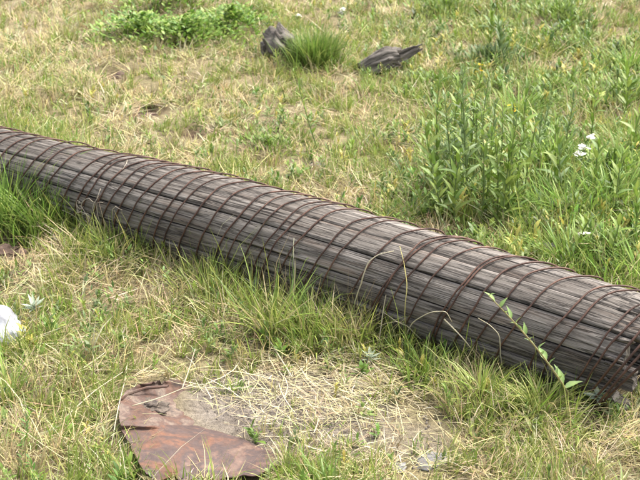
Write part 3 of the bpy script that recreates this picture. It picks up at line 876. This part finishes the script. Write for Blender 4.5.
ORD = ['first', 'second', 'third', 'fourth', 'fifth', 'sixth', 'seventh', 'eighth', 'ninth', 'tenth', 'eleventh', 'twelfth', 'thirteenth', 'fourteenth', 'fifteenth', 'sixteenth']
for k in range(16):
    WEEDS.append(('slender leafy weed, %s from left in the dense stand behind the pipe' % ORD[k], 434 + 94 * (k + rw.random()) / 16, rw.uniform(186, 234), rw.uniform(.19, .32), rw.randint(14, 22), rw.random() < .35, 200 + k, (rw.uniform(-.03, .03), rw.uniform(-.02, .02)), rw.uniform(.75, 1.0), None))
for k in range(12):
    WEEDS.append(('slender leafy weed right of the dense stand, %s from the stand towards the right edge' % ORD[k], 540 + 100 * (k + rw.random()) / 12, rw.uniform(150, 245), rw.uniform(.12, .2), rw.randint(12, 18), rw.random() < .35, 300 + k, (rw.uniform(-.03, .03), rw.uniform(-.02, .02)), rw.uniform(.75, 1.0), None))
for (lab, u, v, H, n, kd, sd, ln, sc, fl) in WEEDS:
    tall_weed(lab, u, v, H, n, LEAF_B if kd else LEAF_A, sd, ln, sc, fl)
def umbel_plant(label, u, v, H, heads, seed):
    rr = random.Random(seed)
    t = thing('white_flowered_plant', label, 'flower', at(u, v, -.005), 0, 'white flowered plants')
    for (dx, dy, hh) in heads:
        P = curve((0, 0, 0), (dx, dy, hh), (rr.uniform(-.01, .01), 0, 0), 8)
        stem_part(t, P, .002, .0012, (.16, .22, .09))
        for i in range(7):
            o = obj('leaf', rr.choice(LEAF_B), None, t, P[1 + i % 6]); o.rotation_euler = (0, rr.uniform(-1, -.3), rr.uniform(0, 6.28)); o.scale = (.8,) * 3
        for i in range(11):
            a = rr.uniform(0, 6.28); r = .017 * math.sqrt(rr.random())
            o = obj('flower', FLOWER['white'], None, t, P[-1] + np.array([math.cos(a) * r, math.sin(a) * r, rr.uniform(-.004, .006) - r * .3]))
            s = rr.uniform(.8, 1.25); o.scale = (s, s, s); o.rotation_euler = (rr.uniform(-.4, .4), rr.uniform(-.4, .4), 0)
umbel_plant('white flowered plant with three flower heads at the right behind the pipe', 588, 190, .2, [(.0, .0, .215), (-.03, -.02, .18), (-.05, -.04, .165)], 1)
umbel_plant('white flowered plant with a single small head just behind the pipe', 588, 258, .1, [(-.015, .0, .085)], 2)
umbel_plant('white flowered plant at the top edge above the driftwood log', 343, 16, .05, [(.0, .0, .05), (-.02, .0, .03)], 3)
umbel_plant('white flowered plant above the stump at the top edge', 299, 22, .05, [(.0, .0, .05)], 4)

# leafy bushes at the top left: many leaves too small to pick apart
def bush(name, label, u, v, rx, ry, H, n, pal, leafL, ratio, seed, group=None, cat='bush'):
    t = thing(name, label, cat, at(u, v), 0, group)
    r = np.random.default_rng(seed)
    a = r.uniform(0, 6.28, n); q = np.abs(r.normal(0, .75, n)); lump = .75 + .5 * vnoise(a * 2 + seed, a * 0 + seed)
    x = np.cos(a) * q * rx * lump; y = np.sin(a) * q * ry * lump
    top = H * np.exp(-(q * .8) ** 2) * (.3 + 1.1 * vnoise(x * 24 + seed, y * 24))
    z = top * (1 - r.random(n) ** 2 * .7)
    base = np.stack([x, y, z], -1)
    az = np.arctan2(y, x) + r.normal(0, 1.1, n); L = leafL * r.uniform(.6, 1.3, n)
    l0 = r.uniform(.1, .8, n) if cat == 'weed' else r.uniform(.4, 1.2, n); l1 = l0 + r.uniform(.2, .9, n)
    Vs = strips(base, L, L * ratio, az, l0, l1, [.35, 1, .8], r.normal(0, .3, n), None, False)
    c = np.clip(pal[r.integers(0, len(pal), n)] * (1 + r.normal(0, .2, (n, 1))), .01, .8)
    o = obj('foliage', strips_mesh('foliage', Vs, c, c * 1.1, 3), M_LEAF, t); o['kind'] = 'stuff'
    for k in range(6):
        b = r.uniform(-.5, .5, 2) * np.array([rx, ry])
        stem_part(t, curve((b[0] * .4, b[1] * .4, -.01), (b[0], b[1], H * .7), (0, 0, 0), 5), .003, .0015, (.14, .17, .07))
    return t
PAL_BUSH = np.array([[.08, .16, .025], [.115, .205, .032], [.165, .25, .045], [.21, .275, .07]])
bush('leafy_bush', 'bright green low leafy bush at the top, left part of the thicket', 140, 38, .22, .2, .14, 1500, PAL_BUSH * 1.1, .027, .5, 1, 'leafy green thicket at the top left')
bush('leafy_bush', 'bright green low leafy bush at the top, middle part of the thicket', 188, 42, .25, .2, .15, 1600, PAL_BUSH * 1.1, .027, .5, 2, 'leafy green thicket at the top left')
bush('leafy_bush', 'bright green leafy bush at the top, right part of the thicket', 232, 30, .22, .24, .12, 1300, PAL_BUSH * 1.1, .027, .5, 3, 'leafy green thicket at the top left')
bush('leafy_bush', 'bright green leafy bush at top edge, behind the rest of the thicket', 175, 10, .36, .26, .14, 1600, PAL_BUSH * 1.1, .027, .5, 4, 'leafy green thicket at the top left')

PAL_HERB = np.array([[.095, .165, .028], [.13, .205, .035], [.18, .25, .055], [.15, .205, .06]])
PAL_GREYH = np.array([[.10, .15, .055], [.13, .185, .075], [.085, .135, .045]])
CL = 'leafy weed clumps behind the pipe'
for k, (lab, u, v, rx, H, n, pal, L, q) in enumerate([
    ('dense green weed clump at the feet of the tall weeds', 478, 214, .10, .12, 260, PAL_HERB, .05, .24),
    ('green weed clump between the tall weeds and grey stones', 512, 214, .09, .12, 200, PAL_HERB, .055, .2),
    ('grey green herb clump round the highest spire weed', 462, 178, .10, .2, 380, PAL_GREYH, .045, .22),
    ('light green narrow leafed clump left of the white flowers', 548, 178, .14, .15, 520, PAL_HERB * 1.3, .06, .2),
    ('light green narrow leafed clump right of the white flowers', 614, 188, .14, .15, 520, PAL_HERB * 1.3, .06, .2),
    ('green weed clump at right edge, level with the highest spire', 625, 105, .14, .11, 420, PAL_HERB, .05, .22),
    ('dark green weed clump above the highest spire weed', 492, 66, .12, .12, 400, PAL_GREYH * .9, .045, .26),
    ('green weed clump at the top edge, right of centre', 445, 14, .2, .12, 480, PAL_HERB, .045, .25),
    ('green weed clump at the top edge near the right corner', 560, 24, .22, .12, 560, PAL_HERB, .05, .22),
    ('pale green weed clump in the upper right open grass', 555, 95, .15, .09, 420, PAL_HERB * 1.15, .045, .22),
    ('low green weed clump right of the driftwood log', 440, 88, .14, .08, 360, PAL_HERB, .045, .25),
    ('low green weed clump behind the middle of the pipe', 268, 146, .12, .06, 280, PAL_HERB, .04, .24),
    ('weed clump close behind the pipe near its right end', 600, 262, .10, .12, 330, PAL_HERB, .055, .2)]):
    bush('weed_clump', lab, u, v, rx * 1.5, rx * 1.4, H * .72, int(n * 1.5), pal, L * .8, q * .85, 60 + k, CL, 'weed')

def tuft(name, label, u, v, n, H, spread, wid, pal, lean, seed, group=None, arch=.8, cat='grass tuft'):
    r = np.random.default_rng(seed)
    loc = at(u, v); t = thing(name, label, cat, loc, 0, group)
    a = r.uniform(0, 6.28, n); q = np.abs(r.normal(0, spread, n))
    x = loc[0] + np.cos(a) * q; y = loc[1] + np.sin(a) * q
    tt, s = pipe_local(x, y)
    bad = (np.abs(s) < R * .7) & (tt < T_END)
    y = np.where(bad, y - .03, y)
    base = np.stack([x, y, ground_z(x, y) - .004], -1)
    L = H * r.uniform(.45, 1.2, n); W = wid * r.uniform(.6, 1.25, n)
    l0 = np.abs(r.normal(lean * .4, .2, n)); l1 = l0 + np.abs(r.normal(arch, .45, n))
    Vs = strips(base, L, W, a + r.normal(0, .5, n), l0, l1, [.7, 1, .9, .65, .35], r.normal(0, .5, n), r.normal(0, .4, n)) - np.array(loc)
    c = np.clip(pal[r.integers(0, len(pal), n)] * (1 + r.normal(0, .18, (n, 1))), .01, .8)
    ct = np.where(r.random((n, 1)) < .2, PAL_MID[0][None] * 1.1, c * 1.12)
    m_ = strips_mesh('blades', Vs, c * .85 + PAL_MID[1][None] * .15, np.clip(ct, 0, .8), 5)
    o = obj('blades', m_, M_GRASS, t); o['kind'] = 'stuff'
    return t
PAL_LUSH = np.array([[.10, .185, .03], [.13, .23, .04], [.08, .15, .025], [.18, .27, .055]])
PAL_MIX = np.concatenate([PAL_GREEN, PAL_MID, PAL_DRY[:2]])
tuft('grass_tuft', 'dense dark green dome of grass right of the wood stump', 316, 66, 1300, .19, .062, .0055, PAL_LUSH * .82, .35, 1, None, .75)
tuft('grass_tuft', 'bright long green grass at the left edge in front of the pipe', 4, 226, 300, .25, .06, .006, PAL_LUSH, .3, 2, 'grass tufts along the pipe')
tuft('grass_tuft', 'bright green grass tuft right of the left edge grass, before the pipe', 40, 232, 260, .19, .055, .006, PAL_LUSH, .3, 3, 'grass tufts along the pipe')
tuft('grass_tuft', 'green grass tuft before the pipe just below the pale dry tangle', 112, 256, 170, .14, .045, .0055, PAL_MIX, .4, 4, 'grass tufts along the pipe')
tuft('grass_tuft', 'green grass tuft growing against the pipe, left of centre', 206, 292, 180, .15, .06, .005, PAL_MIX, .4, 5, 'grass tufts along the pipe')
tuft('grass_tuft', 'long bladed green tuft below the pipe with blades crossing the wood', 272, 338, 110, .21, .045, .0055, PAL_MIX, .35, 6, 'grass tufts along the pipe')
tuft('grass_tuft', 'bushy straw and green tuft under the middle of the pipe', 312, 340, 260, .16, .06, .0045, PAL_MIX, .5, 7, 'grass tufts along the pipe')
tuft('grass_tuft', 'straw coloured tuft at the pipe, right of the middle', 354, 342, 230, .15, .05, .004, np.concatenate([PAL_DRY, PAL_MID]), .5, 8, 'grass tufts along the pipe')
tuft('grass_tuft', 'bright green tuft in front of the pipe by the double wire', 424, 378, 170, .10, .05, .005, PAL_GREEN, .5, 9, 'grass tufts along the pipe')
tuft('grass_tuft', 'arching dry and green tuft below the pipe, left of the leafy shoot', 482, 400, 280, .12, .055, .0045, PAL_MIX, .6, 10, 'grass tufts along the pipe', 1.3)
tuft('grass_tuft', 'arching yellow green tuft below the broken pipe end', 542, 416, 300, .13, .06, .0048, PAL_MIX, .6, 11, 'grass tufts along the pipe', 1.3)
tuft('grass_tuft', 'fine grey green grass at the right edge below the broken pipe end', 646, 392, 260, .11, .06, .003, np.array([[.16, .2, .1], [.2, .24, .13]]), .8, 12, 'grass tufts along the pipe', 1.0)
tuft('grass_tuft', 'green tuft at the lower left edge under the white rock', 10, 396, 110, .13, .045, .0055, PAL_GREEN, .4, 13, 'grass tufts in front')
tuft('grass_tuft', 'dark green tuft beside the lower left corner of the sheet', 130, 484, 90, .08, .025, .0055, PAL_LUSH, .4, 14, 'grass tufts in front')
tuft('grass_tuft', 'pale green tuft at the bottom edge right of the sheet', 330, 496, 160, .1, .05, .005, PAL_GREEN, .4, 15, 'grass tufts in front')
tuft('grass_tuft', 'fresh green grass behind the pipe at the right edge', 612, 215, 220, .22, .07, .006, PAL_LUSH * 1.25, .5, 16, 'grass tufts behind the pipe', 1.0)
tuft('grass_tuft', 'fresh light green grass around the white flowers', 570, 225, 260, .2, .07, .006, PAL_LUSH * 1.3, .5, 17, 'grass tufts behind the pipe', 1.0)
tuft('grass_tuft', 'thin green tuft in the grass left of the driftwood log front', 372, 92, 120, .09, .05, .005, PAL_GREEN * 1.15, .5, 18, 'grass tufts behind the pipe', .9)

G_ = 'grass tufts behind the pipe'
for k, (lab, u, v) in enumerate([('arching fresh green grass left of the three white flower heads', 556, 168), ('arching fresh green grass right of the three white flower heads', 634, 160),
        ('fresh green grass growing over the lower grey stone', 566, 268), ('fresh green grass at the right edge just behind the pipe', 636, 284),
        ('fresh green grass between the dense weed stand and the white flowers', 540, 214), ('light green grass at the right edge near the top', 630, 72), ('light green grass above the dense weed stand', 520, 120)]):
    tuft('grass_tuft', lab, u, v, 260, .17, .09, .0055, PAL_LUSH * 1.2, .55, 40 + k, G_, 1.1)

# silvery rosettes and grey green herbs
LEAF_S = [leaf_mesh('leaf', .03, .008, c, .3, .1, [.3, .8, 1, .9, .5, .05]) for c in ((.33, .38, .30), (.28, .34, .26))]
for me in LEAF_S: me.materials.append(M_LEAF)
def rosette(label, u, v, z, n, s, seed):
    rr = random.Random(seed)
    t = thing('silvery_rosette', label, 'plant', at(u, v, 0), 0, 'silvery rosettes by the broken pipe end')
    stem_part(t, curve((0, 0, -.01), (0, 0, z), (.004, 0, 0), 6), .0022, .0016, (.22, .25, .15))
    for i in range(n):
        o = obj('leaf', rr.choice(LEAF_S), None, t, (0, 0, z - .006 * (i // 8)))
        o.rotation_euler = (0, rr.uniform(-.75, -.05) - .25 * (i // 8 == 0), i * 2.4 + rr.uniform(-.2, .2)); q = s * rr.uniform(.8, 1.2); o.scale = (q, q, q)
rosette('silvery green rosette touching the wire at the broken pipe end, upper one', 598, 396, .085, 20, 1.25, 1)
rosette('silvery green rosette in the grass below the upper rosette', 596, 418, .06, 20, 1.15, 2)
rosette('pale green rosette in the straw right of the middle, under the pipe', 370, 366, .02, 16, 1.0, 3)
rosette('pale grey green herb in the dry grass right of the white rock', 35, 318, .05, 16, 1.2, 4)
rosette('pale green rosette growing against the pipe, left of its middle', 256, 300, .05, 20, 1.2, 5)

# leafy shoot leaning up over the pipe near its right end
shx = thing('leafy_shoot', 'leafy green shoot leaning left across the pipe near its broken end', 'plant', at(575, 404, -.005))
b0 = np.array(shx.location)
def over(u, v, dist):   # point at a given forward distance on a line of sight
    a = (u - 320) / F_PX; b = (v - 240) / F_PX
    return np.array([a * dist, (CP - b * SP) * dist, CAM_H - (SP + b * CP) * dist])
tipP = over(489, 296, 2.62)
Pst = curve((0, 0, 0), tipP - b0, (.01, -.02, .012), 14)
stem_part(shx, Pst, .003, .0013, (.36, .33, .19))
rr = random.Random(5)
LEAF_D = [leaf_mesh('leaf', .045, .0165, c, .45, .6, [.35, .9, 1, .7, .35, .02]) for c in ((.15, .23, .075), (.19, .27, .10))]
for me in LEAF_D: me.materials.append(M_LEAF)
for i in range(19):
    f = .18 + .82 * i / 18; q = f * 13; j = min(int(q), 12)
    o = obj('leaf', rr.choice(LEAF_D), None, shx, Pst[j] + (Pst[j + 1] - Pst[j]) * (q - j))
    s = rr.uniform(.45, 1.2) * (1.2 - .55 * f); o.scale = (s, s, s)
    o.rotation_euler = (rr.uniform(-.3, .3), rr.uniform(-1.3, -.5), i * 2.4 + rr.uniform(-.4, .4))

# ------------------------------------------------------------------ loose dry stems and straws one can pick out
def dry_stem(label, pts, r, c, group, name='dry_straw'):
    P = np.array(pts, float)
    s = np.linspace(0, len(P) - 1, 5 * (len(P) - 1) + 1)
    Q = np.stack([np.interp(s, range(len(P)), P[:, k]) for k in range(3)], 1)
    for _ in range(2): Q[1:-1] = (Q[:-2] + 2 * Q[1:-1] + Q[2:]) / 4
    Q = push_out(Q, .006)
    o0 = Q[0].copy()
    V, F3, F4 = tube(Q - o0, np.linspace(r, r * .45, len(Q)), 5)
    o = obj(name, mesh_np(name, V, F3, F4, np.tile(np.array(c), (len(V), 1))), M_STRAW, None, o0)
    return tag(o, label, 'straw', group)
def gz(u, v, up=0.0):
    p = at(u, v); return (p[0], p[1], p[2] + up)
PALE = (.46, .42, .31)
def on_pipe(u, v, lift=.004):
    """first hit of the line of sight with the pipe surface"""
    for dist in np.arange(2.0, 5.0, .004):
        p = over(u, v, dist); t, s = pipe_local(p[0], p[1])
        if math.hypot(s, p[2] - PZ - ZB(t)) < R * RS(t) + lift: return p
    return over(u, v, 3.0)
dry_stem('pale arching dry blade over the pipe with its tip at the wire', [gz(357, 322), on_pipe(361, 282, .02), on_pipe(368, 262, .03), on_pipe(379, 254, .03), on_pipe(394, 251, .02)], .0022, PALE, 'dry stems against the pipe')
dry_stem('pale arching dry stem curving right over the lower pipe near mid right', [gz(402, 345), on_pipe(412, 322, .03), on_pipe(430, 312, .04), on_pipe(446, 311, .03), on_pipe(452, 322, .015)], .0018, PALE, 'dry stems against the pipe')
dry_stem('straight pale straw leaning on the pipe right of the double wire', [on_pipe(444, 319, .012), on_pipe(463, 338, .03), gz(483, 374, .03)], .0022, PALE, 'dry stems against the pipe')
dry_stem('straight pale straw lying at the pipe, left of the double wire', [gz(430, 348, .05), on_pipe(400, 324, .02), on_pipe(383, 312, .012)], .002, PALE, 'dry stems against the pipe')
dry_stem('short pale stalk standing before the double wire', [gz(378, 350), on_pipe(384, 305, .012), on_pipe(386, 295, .01)], .002, PALE, 'dry stems against the pipe')
dry_stem('thin greenish stem crossing the upper wood beside the double wire', [gz(405, 350), on_pipe(408, 288, .01), on_pipe(404, 262, .008), on_pipe(400, 247, .006)], .0016, (.42, .38, .16), 'dry stems against the pipe')
dry_stem('thin pale stem standing against the pipe, third from its middle', [gz(293, 320), on_pipe(295, 270, .01), on_pipe(294, 238, .008)], .0015, (.42, .42, .3), 'dry stems against the pipe')
dry_stem('grey dry stem curling up to the leafy shoot', [gz(505, 378), on_pipe(500, 335, .015), on_pipe(490, 325, .02), on_pipe(478, 318, .02)], .0016, PALE, 'dry stems against the pipe')
dry_stem('long dry stem lying from the shoot to the right edge', [gz(560, 380, .03), gz(600, 402, .03), gz(650, 430, .01)], .002, (.45, .36, .22), 'dry stems against the pipe')
dry_stem('long straw lying diagonally across the fold of the rusty sheet', [gz(133, 424, .055), gz(160, 418, .06), gz(196, 402, .06)], .0016, PALE, 'straws at the rusty sheet')
dry_stem('pale stem leaning across the left edge of the rusty sheet', [gz(112, 455, .03), gz(120, 425, .06), gz(126, 408, .07)], .0018, PALE, 'straws at the rusty sheet')
dry_stem('pale stem standing at the rear right corner of the sheet', [gz(182, 396, .02), gz(190, 385, .05), gz(196, 374, .08)], .0018, PALE, 'straws at the rusty sheet')
dry_stem('long pale straw lying in grass left of the sheet', [gz(66, 425, .03), gz(95, 402, .04), gz(124, 388, .05)], .0019, PALE, 'straws at the rusty sheet')
dry_stem('long straw lying diagonally at the upper left of the dirt patch', [gz(292, 386, .02), gz(270, 350, .03), gz(248, 325, .05)], .0022, PALE, 'straws on the dirt patch')
# the pale curly tangle of dead grass left of centre
tg = thing('dry_grass_tangle', 'pale curly tangle of dead grass standing before the pipe left of centre', 'dead grass', at(104, 236))
tb = np.array(tg.location)
for k in range(17):
    rr = random.Random(k + 900)
    p = np.array([rr.uniform(-.07, .12), rr.uniform(-.05, .02), -.005]); a = rr.uniform(0, 6.28); P = [p]
    dz = rr.uniform(.016, .03)
    for j in range(9):
        a += rr.uniform(-1.5, 1.5) * (j > 3); q = .004 + .004 * max(0, j - 3)
        p = p + np.array([math.cos(a) * q, math.sin(a) * q * .6, dz * (1 if j < 5 else rr.uniform(-.6, .7))]); P.append(p)
    P = push_out(np.array(P) + tb, .008) - tb
    for _ in range(1): P[1:-1] = (P[:-2] + 2 * P[1:-1] + P[2:]) / 4
    stem_part(tg, P, .0017, .0009, (.42, .37, .31), 'dry_stalk', M_STRAW)

# straw strewn over the bare dirt: far too many to pick apart
def strewn(name, label, n, u0, v0, su, sv, seed, fine=1.0):
    r = np.random.default_rng(seed)
    u = r.normal(u0, su, n); v = r.normal(v0, sv, n)
    x, y = ground_at(u, v); ok = ~in_sheet(x, y)
    x, y = x[ok], y[ok]; n = len(x)
    tt, s = pipe_local(x, y); ok = s < -R * 1.0; x, y = x[ok], y[ok]; n = len(x)
    base = np.stack([x, y, ground_z(x, y) + r.uniform(.002, .022, n)], -1)
    az = r.normal(-.55, .75, n) + (r.random(n) < .5) * math.pi
    L = r.lognormal(math.log(.1), .55, n).clip(.02, .28) * np.where(np.arange(n) % 3 == 0, 1, fine); l0 = r.normal(1.53, .07, n); l1 = l0 + r.normal(.04, .12, n)
    Vs = strips(base, L, r.uniform(.0012, .0027, n), az, l0, l1, [.9, 1, .9, .8], r.normal(0, .5, n), r.normal(0, .7, n))
    Vs[..., 2] = np.maximum(Vs[..., 2], ground_z(Vs[..., 0], Vs[..., 1]) + .002)
    c = np.clip(PAL_DRY[r.integers(0, 5, n)] * np.array([[1.0, 1.03, 1.15]]) * (1.05 + r.normal(0, .2, (n, 1))), .05, .8)
    tag(obj(name, strips_mesh(name, Vs, c, c, 4), M_STRAW), label, 'straw', kind='stuff')
strewn('strewn_straw', 'loose pale straw strewn over the bare grey dirt patch', 270, 345, 395, 58, 20, 1)
strewn('strewn_straw', 'loose straw thinly strewn over dirt behind the rusty sheet', 130, 240, 380, 50, 22, 2)
strewn('straw_chaff', 'short broken bits of straw and chaff on the dirt patch', 650, 325, 402, 75, 26, 3, .25)
def crumbs(n, seed):
    r = np.random.default_rng(seed)
    u = r.normal(310, 90, n); v = r.normal(410, 38, n); x, y = ground_at(u, v)
    ok = ~in_sheet(x, y); x, y = x[ok], y[ok]; n = len(x)
    ico = np.array([(0, 0, 1), (.9, 0, .2), (-.4, .8, .3), (-.5, -.7, .2), (.3, .6, -.5), (.2, -.6, -.5), (-.8, .1, -.4)])
    F = np.array([(0, 1, 2), (0, 2, 3), (0, 3, 1), (1, 4, 2), (2, 6, 3), (3, 5, 1), (1, 5, 4), (2, 4, 6), (3, 6, 5), (4, 5, 6)])
    sz = r.lognormal(math.log(.0024), .4, n).clip(.0012, .012)
    V = ico[None] * sz[:, None, None] * r.uniform(.6, 1.3, (n, 7, 3)) + np.stack([x, y, ground_z(x, y) + .001], -1)[:, None]
    c = np.array([.225, .205, .18])[None] * r.uniform(.9, 1.5, (n, 1))
    me = mesh_np('soil_crumbs', V.reshape(-1, 3), (F[None] + 7 * np.arange(n)[:, None, None]).reshape(-1, 3), None, np.repeat(c, 7, 0))
    tag(obj('soil_crumbs', me, M_SOIL), 'small grey crumbs of dry soil on the bare dirt patch', 'soil', kind='stuff')
crumbs(1300, 4)
print('tris', sum(len(o.data.loop_triangles) if o.data.loop_triangles else sum(len(p.vertices) - 2 for p in o.data.polygons) for o in bpy.data.objects if o.type == 'MESH'))
